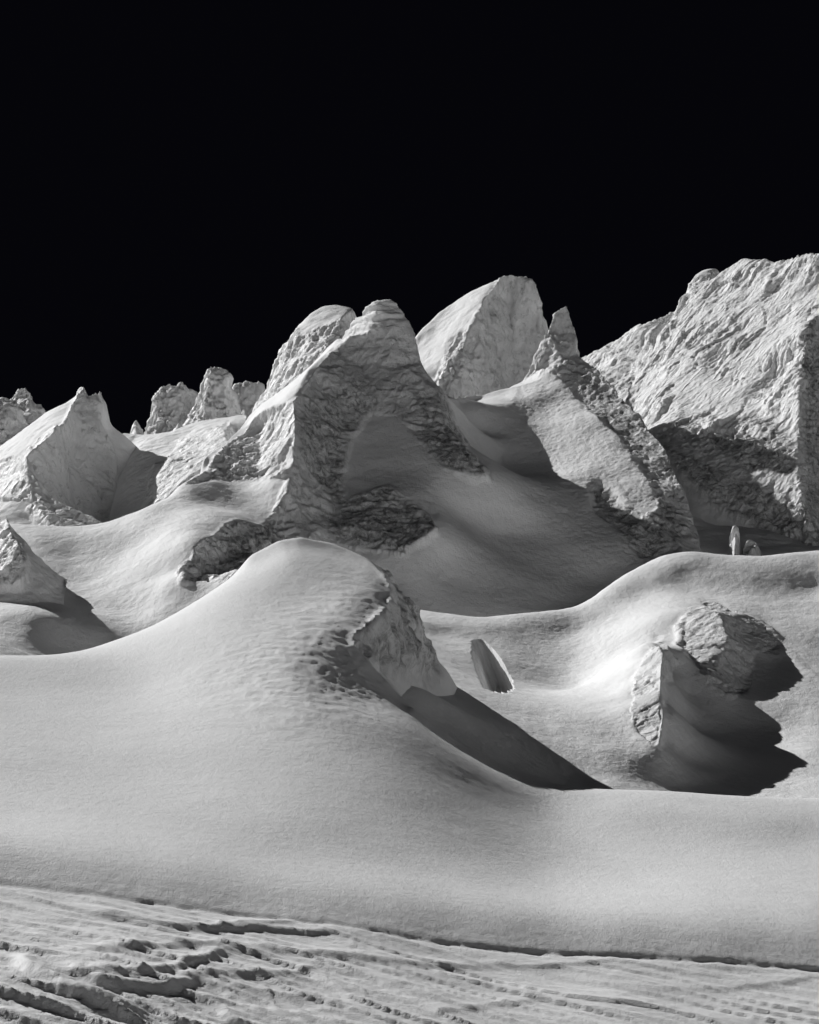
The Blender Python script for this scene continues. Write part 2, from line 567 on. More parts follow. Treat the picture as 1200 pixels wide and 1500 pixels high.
# ------------------------------------------------------------------ A: near snowfield with the hump and its broken nose
crestA = [(-260,960,150),(-120,955,150),(0,950,150),(60,952,150),(110,949,150),(150,941,150.5),(210,915,152),(260,885,154),(320,848,156),
          (370,810,158),(410,789,158.5),(440,784,158.5),(480,791,158),(515,806,156.5),(540,819,154.5)]
capedge = [(540,819,154.5),(556,832,152),(568,848,148.5),(577,866,145),(577,880,142),(568,893,138.5),(548,912,134),(530,930,131),(521,946,128.5)]
nose = [(540,819,154.5),(566,836,158),(588,858,157),(600,885,156),(607,920,153),(611,955,150),(610,990,145)]
footA = []
crestR = [(521,946,128.5),(545,972,126),(572,1000,124),(605,1035,121.5),(640,1065,119.5),(680,1093,118),(720,1114,117),(760,1129,116.5),(800,1139,116),
          (840,1145,116),(900,1148,116),(1000,1152,115.5),(1100,1156,115),(1200,1162,115),(1320,1166,115),(1500,1170,115)]
rollA = [(-300,1225,69),(-100,1235,68),(0,1246,67.5),(120,1260,66.5),(280,1282,65.3),(450,1302,64.3),(600,1324,63.2),(750,1340,62.7),(900,1350,62.6),(1050,1358,62.3),(1200,1370,62)]
contA = [(-300,1285,65),(-100,1292,63.5),(0,1297,63),(60,1301,62.6),(120,1309,62),(200,1321,61.4),(280,1332,61),(360,1345,60.5),(450,1353,60),(520,1358,59.6),(600,1375,59),
         (680,1386,58.8),(750,1394,58.6),(820,1399,58.6),(900,1401,58.6),(1000,1406,58.4),(1100,1413,58.2),(1200,1424,58),(1400,1436,57.5)]
ptsA = [(-200,1100,105),(0,1000,135),(0,1050,119),(0,1100,104),(0,1160,91),(0,1200,80),
        (200,1000,133),(200,1060,116),(200,1130,98),(200,1210,80),
        (320,900,141),(330,960,129),(430,840,149),(430,900,138),(430,960,123.5),(430,1020,114),(430,1100,101),(430,1200,82),(430,1260,73),
        (500,860,144.5),(510,910,133.5),(480,880,141),
        (600,1080,107),(600,1150,95),(600,1240,80),(600,1280,72),(800,1190,104),(800,1280,82),(800,1315,71),
        (1000,1200,100),(1000,1290,79),(1200,1210,100),(1200,1300,77),(1400,1250,90),
        (-200,1400,50),(0,1400,49),(150,1400,49),(0,1460,43),(0,1500,40),(-200,1500,40),(300,1420,49),(300,1500,41),(160,1460,43.5),(600,1440,50.5),(600,1500,43.5),
        (900,1450,52),(900,1500,46),(1200,1460,53),(1200,1500,48.5),(1400,1500,48)]
gA = [(90,1322,0),(150,1341,0),(200,1352,0),(250,1360,0),(310,1366,0),(380,1364,0),(450,1370,0),(520,1368,0)]
gA2 = [(80,1396,0),(160,1393,0),(250,1390,0),(330,1391,0),(400,1396,0),(470,1402,0),(540,1408,0),(620,1416,0),(760,1420,0)]
gA3 = [(60,1420,0),(120,1432,0),(200,1434,0),(260,1420,0),(330,1398,0),(430,1404,0)]
gA4 = [(250,1430,0),(320,1428,0),(400,1432,0),(450,1424,0),(480,1414,0)]
gA5 = [(270,1470,0),(330,1462,0),(400,1452,0),(450,1440,0)]
gA6 = [(620,1490,0),(680,1478,0),(740,1468,0),(800,1462,0)]
gA7 = [(700,1412,0),(780,1418,0),(860,1412,0),(910,1407,0)]
gA8 = [(840,1436,0),(950,1448,0),(1060,1450,0),(1150,1440,0),(1230,1425,0)]
gA9 = [(1030,1492,0),(1090,1502,0),(1170,1488,0),(1240,1490,0)]
gA10 = [(300,1364,0),(350,1360,0),(400,1357,0),(440,1352,0)]
gB = [(10,1398,0),(45,1425,0),(90,1452,0),(150,1478,0),(220,1500,0)]
gC = [(120,1440,0),(180,1452,0),(250,1450,0),(300,1436,0)]
gD = [(200,1400,0),(270,1404,0),(330,1414,0),(390,1408,0)]
def slopeA(l):       # the field climbs away from the camera at about 10 degrees and leans down to the right
    return [(p[0], p[1], (150 - (150 - p[2]) * 0.755 if p[2] < 150 else p[2]) * (1 + 0.12 * (p[0] - 600) / 600)) for p in l]
crestA, capedge, nose, crestR, rollA, contA, ptsA = [slopeA(l) for l in (crestA, capedge, nose, crestR, rollA, contA, ptsA)]
leeA = [tuple(unproj(*p) + np.array([0.7, 2.2, -1.6])) for p in crestR[1:5]]
def detA(P, N, ice, px, py, dirt_shade):
    ic = ice_detail(1.7, 0.6, deg=70, stretch=2.0, chip=1.1, snow=0.0, seed=11)(P, N, ice, px, py, dirt_shade)
    s = fbm(P / np.array([9.0, 9.0, 6.0]), 4, 31) * 0.05
    s += fbm(P / np.array([2.4, 0.7, 1.0]), 4, 33, 0.6) * 0.012
    # wind-cut scales on the flank of the hump
    w = np.exp(-(((px - 455) / 150) ** 2 + ((py - 980) / 85) ** 2)) + 0.5 * np.exp(-(((px - 500) / 70) ** 2 + ((py - 870) / 50) ** 2))
    q = P / np.array([2.2, 1.1, 0.6])
    q = q + 0.5 * np.stack([gn(q * 0.5, 61), gn(q * 0.5 + 9, 62), gn(q * 0.5 + 5, 63)], 1)
    sc = np.clip(ridged(q, 4, 35, 0.55) - 0.15, -0.2, 2)
    s += sc * 0.15 * np.clip(w, 0, 0.8)
    # rough, broken band below the contact line
    xs = [p[0] for p in contA]; ys = [p[1] for p in contA]
    cy = np.interp(px, xs, ys)
    lo = np.clip((py - cy + 2) / 14, 0, 1)
    ro = np.clip(1 - np.abs(py - cy + 14) / 22, 0, 1)
    L = np.clip(1.25 - px / 800, 0.3, 1) * np.clip((py - cy - 20) / 60, 0, 1)
    q = P / np.array([9.0, 1.8, 1.6]); q = q + 0.6 * np.stack([gn(q * 0.4, 71), gn(q * 0.4 + 9, 72), gn(q * 0.4 + 5, 73)], 1)
    tt = P[:, 1] / 2.0 + 1.8 * gn(P / np.array([20.0, 6.0, 20.0]), 91) + 0.35 * gn(P / np.array([6.0, 2.0, 6.0]), 92) + P[:, 0] * 0.10
    fr = tt - np.floor(tt)
    terr = (1 - fr) ** 1.5 * np.clip(fr / 0.06, 0, 1)
    tm = np.clip(0.6 + 1.5 * gn(P / np.array([12.0, 3.5, 12.0]), 93), 0, 1)
    s += lo * terr * tm * (0.10 + 0.20 * L)
    s += lo * (ridged(q * 0.7, 6, 41, 0.55) * 0.10 + L * (chips(q * np.array([3.0, 1.5, 1.5]), 45) * 0.04 + ridged(q * np.array([0.4, 1.3, 1.1]), 6, 46, 0.62) * 0.14))
    s += ro * fbm(P / np.array([0.5, 0.3, 0.3]), 4, 47, 0.6) * 0.02
    return ic + s * (1 - ice)
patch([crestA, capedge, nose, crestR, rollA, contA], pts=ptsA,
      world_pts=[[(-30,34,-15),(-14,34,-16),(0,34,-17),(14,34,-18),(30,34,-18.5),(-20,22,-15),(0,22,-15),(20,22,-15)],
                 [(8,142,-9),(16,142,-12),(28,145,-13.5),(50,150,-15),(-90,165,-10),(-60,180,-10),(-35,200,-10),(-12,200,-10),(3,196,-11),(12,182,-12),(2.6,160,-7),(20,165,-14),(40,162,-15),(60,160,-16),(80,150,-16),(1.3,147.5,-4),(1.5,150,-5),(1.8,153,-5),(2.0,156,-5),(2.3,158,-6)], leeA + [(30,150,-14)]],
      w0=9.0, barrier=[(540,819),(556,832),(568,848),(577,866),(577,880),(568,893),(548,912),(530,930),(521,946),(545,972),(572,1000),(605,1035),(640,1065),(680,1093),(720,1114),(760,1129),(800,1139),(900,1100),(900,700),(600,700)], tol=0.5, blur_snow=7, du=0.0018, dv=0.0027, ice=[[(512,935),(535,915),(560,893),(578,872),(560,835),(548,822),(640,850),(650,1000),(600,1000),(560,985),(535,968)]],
      dirt_shade=[[(530,930),(585,870),(650,900),(660,1040),(560,995)]],  # nose face darkened in its colour to deepen the shade there
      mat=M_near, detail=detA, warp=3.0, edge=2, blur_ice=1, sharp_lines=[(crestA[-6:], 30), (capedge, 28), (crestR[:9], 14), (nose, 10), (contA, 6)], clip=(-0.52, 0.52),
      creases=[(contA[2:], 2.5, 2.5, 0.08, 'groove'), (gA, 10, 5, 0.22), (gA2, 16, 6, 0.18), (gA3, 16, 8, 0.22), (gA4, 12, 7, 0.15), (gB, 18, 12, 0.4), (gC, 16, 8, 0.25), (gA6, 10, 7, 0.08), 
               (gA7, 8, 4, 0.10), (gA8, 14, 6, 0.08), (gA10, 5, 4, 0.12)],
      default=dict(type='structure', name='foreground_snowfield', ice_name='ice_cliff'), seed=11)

# ------------------------------------------------------------------ B: right-hand snow basin with two small ice towers
crestB = [(470,900,222),(540,897,222),(600,897,222),(640,903,221),(700,907,220),(750,901,221),(800,895,223),(840,889,225),(870,871,227),(910,846,230),
          (950,823,232),(1000,810,233),(1050,812,233),(1100,815,232),(1160,810,233),(1200,808,234),(1320,800,236),(1500,800,238)]
s1r = [(966,945,181),(972,958,179),(969,985,174.5),(967,1020,169),(972,1050,165),(966,1090,160)]
s1l = [(966,945,181),(946,960,184),(928,988,180.5),(922,1025,172),(927,1065,164),(945,1094,160)]
s2a = [(1008,905,204),(1030,897,203),(1046,893,202.5),(1058,905,201),(1066,935,197),(1062,952,195),(1044,985,191)]
s2b = [(1046,893,202.5),(1062,898,204),(1082,925,203),(1098,955,200),(1102,985,196),(1085,1012,191)]
s2l = [(1008,905,204),(1000,925,201),(1003,950,196),(1020,975,191),(1040,990,188),(1060,1012,187)]
s3 = [(1062,898,206),(1085,902,209),(1108,908,210),(1125,925,207),(1140,942,205),(1165,965,201),(1200,992,196),(1260,1030,190)]
ptsB = [(470,1000,160),(540,1010,150),(612,1004,145),(640,1052,143),(700,1100,141),(770,1140,140),(640,930,205),(640,955,190),(640,985,172),(700,945,203),(700,1000,176),(700,1045,158),(760,1085,153),
        (835,1142,148),(770,930,211),(760,970,200),(770,1010,188),(780,1035,168),(850,925,216),(850,970,205),(850,1008,196),(850,1035,171),(850,1085,158),
        (930,870,222),(920,920,207),(910,965,192),(900,1010,178),(900,1060,165),(900,1110,155),(900,1150,148),(980,870,219),(965,905,205),(940,940,190),
        (1000,850,224),(1050,860,222),(1120,860,222),(1200,860,223),(1200,920,209),(1150,900,213),
        (990,950,188),(985,985,187),(1000,1020,185),(1000,1060,178),(1000,1110,165),(1000,1150,158),(1060,1050,184),(1080,1100,173),(1100,1150,162),(1170,1135,167),
        (1120,1040,186),(1150,1000,193),(1200,1050,185),(1200,1100,174),(1200,1150,163),(1110,965,200),(1160,1060,184),
        (1300,900,215),(1300,1000,200),(1300,1100,180),(1450,1000,200),(600,1050,138),(700,1140,132),(900,1190,135),(1200,1200,140),(1450,1180,150)]
# the small hollow
def detB(P, N, ice, px, py, dirt_shade):
    f = ice_detail(2.4, 0.24, deg=50, stretch=1.8, chip=1.0, snow=0.0, seed=21)(P, N, ice, px, py, dirt_shade)
    s = fbm(P / np.array([6.0, 6.0, 4.0]), 4, 51) * 0.12
    tx = np.exp(-(((px - 850) / 110) ** 2 + ((py - 950) / 50) ** 2)) + np.exp(-(((px - 930) / 70) ** 2 + ((py - 1090) / 35) ** 2)) + np.exp(-(((px - 1060) / 90) ** 2 + ((py - 985) / 60) ** 2))
    s += fbm(P / np.array([0.9, 0.7, 0.5]), 4, 52, 0.6) * (0.015 + 0.05 * 0.5 * np.clip(tx, 0, 1))
    return f + s * (1 - ice)
iceB = [[(966,940),(942,958),(926,985),(924,1030),(934,1066),(953,1095),(968,1085),(974,1050),(968,1015),(978,985),(990,965),(975,940)],
        [(985,915),(1010,895),(1046,885),(1064,892),(1085,920),(1102,960),(1106,995),(1088,1020),(1062,1016),(1040,992),(1015,975),(1000,950)],
        [(1064,892),(1110,900),(1145,935),(1140,955),(1105,950),(1085,920)]]
patch([crestB, s1r, s2a, s2b[1:], s2l[1:], s3], pts=ptsB + s1l[1:], back=[(0, [(10,-4),(34,-20)])],
      w0=0.0, du=0.0009, dv=0.0012, ice=iceB, creases=[('pit', [(692,937),(706,936),(722,950),(737,971),(749,994),(751,1009),(742,1014),(722,1013),(708,1008),(699,985),(692,960)], (4.6, 3.0, -11.0))], blur_ice=1, edge=4, sharp_lines=[(s1r, 8), (s2b, 6), (s3, 6)], power=1.5,
      mat=M_mid, detail=detB, warp=11.0, seed=21, clip=(-0.14, 0.55),
      regions=[([(966,930),(925,955),(918,1040),(930,1075),(955,1110),(985,1080),(985,945)], dict(type='thing', name='ice_pinnacle', label='small jagged ice fin sticking out of the snow basin, casting a long dark shadow', cat='ice pinnacle', only_ice=True)),
               ([(980,915),(1010,890),(1046,880),(1064,890),(1082,915),(1106,960),(1112,1000),(1088,1026),(1058,1020),(1036,996),(1010,978),(995,950)], dict(type='thing', name='ice_block', label='squat ice block with a hollowed sunlit left side, right of the small jagged fin', cat='ice block', only_ice=True))],
      default=dict(type='structure', name='snow_basin', ice_name='ice_outcrop'))

# ------------------------------------------------------------------ C/D: middle snow slopes, the great ice peak, the bowl and the spire ridge
apron = [(-300,800,290),(-120,785,290),(0,771,290),(33,769,290),(80,774,290),(133,773,290),(180,760,290),(227,737,291),(255,712,296),(280,690,301),(300,668,308)]
lridge = [(300,668,308),(318,655,314),(335,642,318),(350,628,322),(362,612,326),(380,594,330),(400,583,332),(420,566,334),(440,550,336),(461,527,338),(480,508,340),(500,491,342)]
peak = [(500,491,342),(515,470,342),(535,450,341),(552,439,340),(572,435,340),(584,443,339),(595,460,337.5),(606,482,336),(611,505,334.5),(617,530,333),(625,545,332),(640,562,331),(652,578,330)]
saddle = [(652,578,330),(668,579,350),(680,579,362),(710,577,369),(738,572,372),(764,560,374)]
ribe = [(640,575,326),(655,620,320),(680,655,314),(713,692,309)]
spire = [(764,560,374),(775,530,374),(786,508,374),(796,486,374),(806,464,374),(815,453,374),(823,447,374),(831,444,374),(837,458,373.5),(840,475,373),(848,490,372),(848,514,371)]
spbase = [(764,562,371.5),(790,556,367),(820,562,363),(850,584,358)]
rridge = [(848,514,371),(866,528,368),(885,548,363),(905,571,358),(930,600,350),(955,630,342),(975,652,336),(985,680,331),(1000,712,325),(1012,742,320),(1024,778,315),(1030,808,311)]
arete = [(500,491,342),(484,510,334),(452,541,322),(429,583,310),(433,630,302),(429,681,296),(420,715,292),(410,742,290),(391,762,288)]
lip = [(391,762,288),(354,757,281),(325,768,272),(298,785,262),(283,806,258),(266,832,254)]
lipb = [(391,800,280),(360,806,272),(330,822,264),(312,846,259),(290,850,255),(268,850,252)]
capl = [(499,500,337),(515,504,335),(540,497,334),(570,490,334),(588,480,335)]
conel = [(548,611,322),(541,650,316),(526,690,309),(505,722,303)]
coner = [(548,611,322),(575,640,317),(600,675,311),(625,720,303),(645,760,296)]
faceb = [(503,600,321),(500,650,314),(478,700,306),(490,750,298),(500,790,291)]
ribr = [(600,560,323),(625,620,317),(655,640,315),(680,660,313),(713,692,309),(690,695,308),(657,688,308),(640,660,310),(610,640,314),(585,610,318)]
outc = [(500,742,299),(520,728,301),(560,715,303),(585,740,299),(615,752,297),(640,768,294)]
outb = [(500,775,292),(540,790,290),(590,802,288),(640,775,292)]
dstrip = [(860,562,362),(885,592,354),(915,627,345),(940,657,337),(960,687,330),(975,722,322),(985,760,316)]
ptsD = [(100,810,276),(100,850,266),(60,875,253),(60,900,240),(0,945,224),(0,875,252),(0,900,239),(150,935,242),(150,990,240),(110,880,257),(110,905,244),(160,880,257),(200,900,252),(250,880,250),(250,840,258),(200,800,273),(180,840,265),(300,870,249),
        (300,740,289),(350,720,298),(380,690,304),(330,700,304),(380,640,317),(392,738,293),(230,790,270),(-150,850,255),(-150,940,215),(-300,900,235),(-120,900,240),
        (350,835,250),(400,850,256),(450,830,283),(500,820,289),(560,850,287),(600,880,284),(500,900,272),(600,1080,268),(720,1080,270),(840,1080,270),
        (650,900,283),(720,900,286),(780,900,287),(850,885,296),(650,830,292),(720,840,295),(800,850,298),(880,850,302),
        (680,760,306),(750,780,309),(725,700,336),(705,640,350),(692,600,360),(750,640,346),(800,640,347),(760,700,332),(820,790,308),(850,780,310),(800,700,330),(780,600,357),(740,600,355),(825,520,369),(840,620,347),(860,680,333),
        (900,700,327),(880,640,341),(910,760,316),(950,760,313),(930,700,326),(900,815,304),(940,820,304),(1000,800,305),(1000,830,290),(1050,850,280),(1100,860,275),(580,700,307),(560,660,314),
        (530,540,331),(570,540,330),(600,540,329),(540,580,325),(470,580,317),(460,640,308),(462,700,301),(450,760,291)]
iceD = [[(391,770),(345,762),(300,790),(262,830),(266,855),(312,850),(335,850),(400,810),(460,790),(520,800),(600,812),(645,775),(620,748),(575,712),(528,722),(503,735),(505,690),(520,640),(548,608),(580,615),(612,648),(650,690),(720,700),(690,655),(662,600),(650,575),(612,500),(597,478),(570,488),(540,495),(515,502),(499,498),(470,535),(444,572),(410,600),(365,632),(330,655),(300,690),(270,718),(330,705),(425,700)],
        [(755,556),(780,510),(815,430),(850,440),(870,520),(930,590),(985,640),(1040,810),(1020,815),(940,815),(900,775),(872,748),(866,712),(885,700),(915,742),(945,752),(965,745),(950,700),(915,650),(880,612),(862,606),(845,582),(820,557),(790,548)]]
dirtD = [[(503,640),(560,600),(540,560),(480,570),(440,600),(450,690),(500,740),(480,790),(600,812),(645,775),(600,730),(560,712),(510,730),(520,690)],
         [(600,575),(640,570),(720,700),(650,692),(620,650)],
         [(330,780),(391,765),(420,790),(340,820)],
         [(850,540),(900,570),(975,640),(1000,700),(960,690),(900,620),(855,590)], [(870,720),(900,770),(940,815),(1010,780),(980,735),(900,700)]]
def detD(P, N, ice, px, py, dirt_shade):
    left = np.clip((445 - px) / 30, 0, 1) * np.clip((py - 450) / 10, 0, 1)
    base = ice_detail(4.6, 0.55, deg=-70, stretch=1.5, chip=0.7, snow=0.0, seed=31)(P, N, ice, px, py, dirt_shade)
    lft = ice_detail(2.8, 0.75, deg=58, stretch=3.5, chip=1.0, snow=0.0, seed=35)(P, N, ice * left, px, py, dirt_shade)
    amp = np.where((px > 760) & (py < 590), 1.5, 1.0)
    d = base * (1 - left) * amp + lft
    s = fbm(P / np.array([9.0, 9.0, 6.0]), 4, 71) * 0.25
    capm = np.clip((np.interp(px, [499, 540, 588], [500, 497, 478]) - py) / 4, 0, 1) * ((px > 495) & (px < 612))
    s += capm * (ridged((P + 1.5 * gn(P / 8, 89)[:, None]) / np.array([16, 16, 1.6]), 4, 90, 0.55) - 0.5) * 0.8
    # wind crust on the lit flank of the spire ridge and on the shaded drift
    tx = np.clip((px - 640) / 60, 0, 1)
    q = P / np.array([2.2, 1.6, 1.0]); q = q + 0.4 * np.stack([gn(q * 0.5, 81), gn(q * 0.5 + 9, 82), gn(q * 0.5 + 5, 83)], 1)
    lit = np.clip((px - 700) / 80, 0, 1) * np.clip(1 - (py - 800) / 60, 0, 1) * np.clip((px - py * 0.9 - 90) / 40, 0, 1)
    s += ridged(q * 1.6, 4, 73, 0.6) * (0.02 + 0.10 * lit)
    return d + s * (1 - ice)
patch([apron, lridge, peak, saddle, spire, rridge, arete, lip, lipb, capl, conel, coner, faceb, ribe, spbase, outc, outb, dstrip], pts=ptsD,
      theta=50, sharp_lines=[(saddle, 22), (spire, 30), (spbase, 30), (peak, 35), (capl, 30), (lridge, 14), (rridge, 10)], back=[(0, [(14,-7),(45,-26)]), (1, [(6,-4),(40,-24)]), (2, [(6,-3),(25,-15),(60,-38)]), (3, [(10,-5),(50,-30)]), (4, [(4,-2.5),(14,-9),(50,-34)]), (5, [(8,-5),(40,-26)])],
      world_pts=[[(100,330,-10),(110,280,-12),(70,250,-12),(30,232,-12),(-5,232,-5),(-60,205,-5),(-100,230,-5),(-100,260,20)]],
      w0=0.0, du=0.0009, dv=0.0011, ice=iceD, dirt_shade=dirtD, blur_ice=1, edge=3, tol=2.0, blur_snow=5, power=1.5, mat=M_far, detail=detD, warp=6.0, seed=31, clip=(-0.36, 0.36),
      creases=[(capl, 14, 3, 1.6, 'step'), ([(508,492,0),(535,486,0),(565,478,0),(585,468,0)], 5, 2, 0.6), ([(512,482,0),(540,474,0),(570,462,0)], 5, 2, 0.45)],
      regions=[([(262,860),(262,820),(300,780),(345,752),(400,735),(385,690),(270,730),(255,705),(330,620),(430,500),(560,400),(640,470),(668,590),(735,700),(655,715),(660,790),(600,820),(480,800),(330,860)],
                dict(type='thing', name='ice_peak', label='tall central ice peak with layered snow cap and a broad shaded face', cat='ice peak', only_ice=True, parts=[('snow_cap', [(497,500),(515,506),(540,499),(570,492),(592,480),(620,440),(570,400),(500,440)]), ('sunlit_flank', [(330,470),(500,470),(484,510),(452,541),(429,583),(433,630),(429,681),(410,742),(391,762),(250,740),(250,640)]), ('lower_outcrop', [(495,715),(560,705),(680,745),(680,830),(495,830)]), ('broken_edge', [(250,740),(391,762),(460,790),(460,860),(240,880)])])),
               ([(752,562),(800,420),(860,420),(880,520),(1000,620),(1060,830),(940,830),(860,760),(860,700),(840,600),(800,560)],
                dict(type='thing', name='ice_spire', label='slender jagged ice spire on the ridge running down to the right', cat='ice spire', only_ice=True))],
      default=dict(type='structure', name='middle_snow_slopes', ice_name='ice_outcrop'))

# ------------------------------------------------------------------ separate towers
def drop(line, dpy, dY):
    return [(p[0], p[1] + dpy, p[2] + dY) for p in line]

# F: the great wall on the right
topF = [(905,610,405),(918,585,405),(935,548,407),(950,518,408),(968,492,409),(985,468,410),(1002,447,411),(1020,430,411),(1038,413,411),(1055,400,410),(1072,386,408),(1088,376,406),(1098,378,405),
        (1110,382,402),(1140,380,396),(1158,374,393),(1170,370,390),(1185,370,388),(1200,366,384),(1260,352,380),(1360,350,375),(1480,420,372)]
baseF = [(905,640,392),(940,650,368),(975,660,352),(1000,695,345),(1030,720,341),(1060,745,338),(1100,755,336),(1120,745,337),(1150,775,331),(1178,805,328),(1200,815,327),(1250,830,326),(1400,860,326)]
aretF = [(1200,462,372),(1180,485,365),(1177,520,359),(1172,580,351),(1170,640,344),(1173,700,337),(1180,745,331),(1183,790,328)]
ptsF = [(960,580,390),(1000,540,392),(1000,600,378),(1000,640,362),(1050,480,395),(1050,560,379),(1050,640,357),(1060,672,348),(1100,440,395),(1100,520,379),(1100,600,362),(1100,680,345),(1150,440,387),(1150,540,367),(1150,620,352),
        (1140,700,340),(1215,520,368),(1215,600,360),(1215,700,347),(1215,780,335),(1215,420,380),(1350,600,360),(1350,750,340),(1480,600,360),(1480,800,340)]
def detF(P, N, ice, px, py, dirt_shade):
    f = ice_detail(4.4, 1.0, deg=54, stretch=2.8, chip=1.2, snow=0.1, seed=41, bend=0.7)(P, N, ice, px, py, dirt_shade)
    low = np.clip((py - 600) / 120, 0, 1)
    g = ice_detail(2.4, 0.8, deg=86, stretch=4.0, chip=1.0, snow=0.0, seed=45)(P, N, ice * low, px, py, dirt_shade)
    var = np.clip(0.75 + 1.1 * fbm(P / 16.0, 2, 48), 0.2, 1.5)
    return (f * (1 - 0.5 * low) + g) * var
allp = [(880,600),(960,380),(1080,330),(1500,300),(1500,900),(1180,830),(1090,770),(960,680)]
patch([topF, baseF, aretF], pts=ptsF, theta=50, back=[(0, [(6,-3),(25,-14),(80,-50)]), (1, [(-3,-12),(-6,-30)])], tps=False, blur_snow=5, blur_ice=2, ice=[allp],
      dirt_shade=[[(960,640),(1060,690),(1180,745),(1230,760),(1230,830),(1180,830),(1090,770),(990,700)], [(1175,480),(1230,470),(1230,800),(1185,800)], [(1040,640),(1100,600),(1160,640),(1165,700),(1080,680)]],  # first two patches put the foot's shadow and side face's shade into the colour
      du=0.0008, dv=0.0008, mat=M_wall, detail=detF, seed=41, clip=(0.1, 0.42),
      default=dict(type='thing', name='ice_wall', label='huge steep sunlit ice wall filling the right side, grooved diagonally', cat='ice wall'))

def tower(sil, inner, label, cat, ice, dirt_shade=(), size=2.6, amp=0.8, deg=70, stretch=2.0, seed=5, du=0.0009, dv=0.0009, name='ice_tower', back=((5,-3),(18,-12),(45,-31)), foot=(-2,-14), bi=1, bs=2, snow='snow_cover', chip=1.0, feet=None, edge=3, creases=()):
    lines = [sil] + list(inner)
    f = feet or [(p[0], p[1], p[2]) for p in (sil[0], sil[-1])]
    fl = [(p[0], p[1] + 12, p[2] - 3) for p in f]
    patch(lines + [fl], back=[(0, back), (len(lines), [foot, (foot[0]*2, foot[1]*2.2)])], tps=False, theta=55, blur_ice=bi, blur_snow=bs, ice=ice, dirt_shade=dirt_shade, du=du, dv=dv, mat=M_far,
          detail=ice_detail(size, amp, deg=deg, stretch=stretch, chip=chip, snow=0.15, seed=seed), seed=seed, warp=4.0, edge=edge, creases=creases,
          default=dict(type='thing', name=name, label=label, cat=cat, snow=snow))

# E1: domed tower behind the saddle
tower([(596,520,440),(604,494,440),(615,480,440),(640,455,440),(670,435,440),(700,420,440),(722,411,439),(735,402,438),(747,397,437),(762,400,437),(778,408,438),(790,425,440),(798,445,442),(804,465,444),(808,520,453),(812,570,455)],
      [[(735,402,438),(728,415,434),(712,432,430),(700,455,427),(690,478,424),(680,495,423),(678,530,420),(680,580,417)],
       [(745,440,441),(748,500,442),(750,560,440),(750,590,437)], [(640,480,436),(635,530,428),(640,575,420)], [(660,500,427),(650,540,421),(668,585,415)]],
      'domed snow tower with a shaded ice face, behind the saddle right of the central peak', 'ice tower',
      [[(735,398),(728,415),(710,435),(700,455),(688,480),(665,492),(645,530),(635,560),(620,620),(840,620),(820,450),(780,390),(750,410)]],
      size=3.6, amp=1.2, deg=-75, seed=51, feet=[(600,590,420),(640,592,412),(680,592,412),(750,600,430),(812,600,450)])
# E2: flat-capped tower touching the central peak from behind
tower([(370,600,378),(380,580,378),(395,550,378),(408,525,378),(425,505,378),(429,488,378),(440,472,378),(452,458,378),(470,447,378),(490,444,378),(505,446,378),(515,450,378),(523,462,378),(535,490,380),(550,520,380)],
      [[(432,492,372),(450,487,370),(480,478,369),(500,466,370),(512,455,373)], [(400,570,368),(430,545,364),(470,530,360),(500,520,360)]],
      'flat snow-capped ice tower leaning against the left shoulder of the central peak', 'ice tower',
      [[(420,488),(450,484),(480,474),(505,462),(530,455),(570,520),(540,640),(340,640),(400,520)]],
      size=3.0, amp=0.9, deg=75, stretch=2.6, seed=53, feet=[(370,620,362),(430,600,352),(500,580,350),(550,560,360)])
# E3..E6: the group on the left skyline
tower([(262,625,405),(272,612,405),(284,588,405),(292,565,405),(300,545,405),(307,535,405),(316,532,405),(326,538,405),(335,550,405),(342,565,406),(350,590,407),(356,625,408)],
      [[(307,535,405),(305,560,402),(300,590,399),(298,620,396)], [(330,560,403),(335,600,399),(338,625,396)]],
      'pointed rough ice tower, tallest of the group on the left skyline', 'ice tower', [[(240,500),(400,500),(400,700),(240,700)]], size=2.2, amp=1.0, chip=1.5, seed=57, stretch=2.2, feet=[(262,640,396),(300,640,390),(356,640,396)], deg=72)
tower([(214,640,418),(219,622,418),(219,600,418),(222,582,418),(232,571,418),(242,563,418),(247,558,418),(256,564,418),(262,559,418),(272,565,419),(284,569,420),(296,575,421),(300,630,421)],
      [[(226,585,415),(228,610,413),(228,635,410)], [(268,580,416),(272,635,411)]],
      'broad blunt ice tower with a nicked top, left of the pointed skyline tower', 'ice tower', [[(190,500),(330,500),(330,700),(190,700)]], size=2.4, amp=1.0, chip=1.5, seed=59, feet=[(214,650,410),(250,650,402),(300,650,408)])
tower([(338,600,428),(340,565,428),(350,560,428),(365,558,428),(378,559,428),(388,560,429),(396,600,429)],
      [[(350,575,426),(355,600,424)]],
      'low flat-topped ice block peering over the ridge, right of the pointed skyline tower', 'ice tower', [[(320,500),(420,500),(420,700),(320,700)]], size=2.4, amp=0.8, chip=1.5, seed=61, feet=[(338,640,415),(396,640,415)])
tower([(189,632,414),(194,620,414),(198,611,414),(202,614,414),(207,624,414),(211,632,414)], [[(198,622,412.5),(199,632,411)]],
      'tiny pointed ice tooth on the skyline, in the gap left of the skyline towers', 'ice tooth', [[(150,590),(211,590),(211,700),(150,700)]], size=1.2, amp=0.15, seed=63, name='ice_tooth', back=((2,-1.2),(8,-5),(20,-13)), bi=1, feet=[(188,640,410),(212,640,410)])
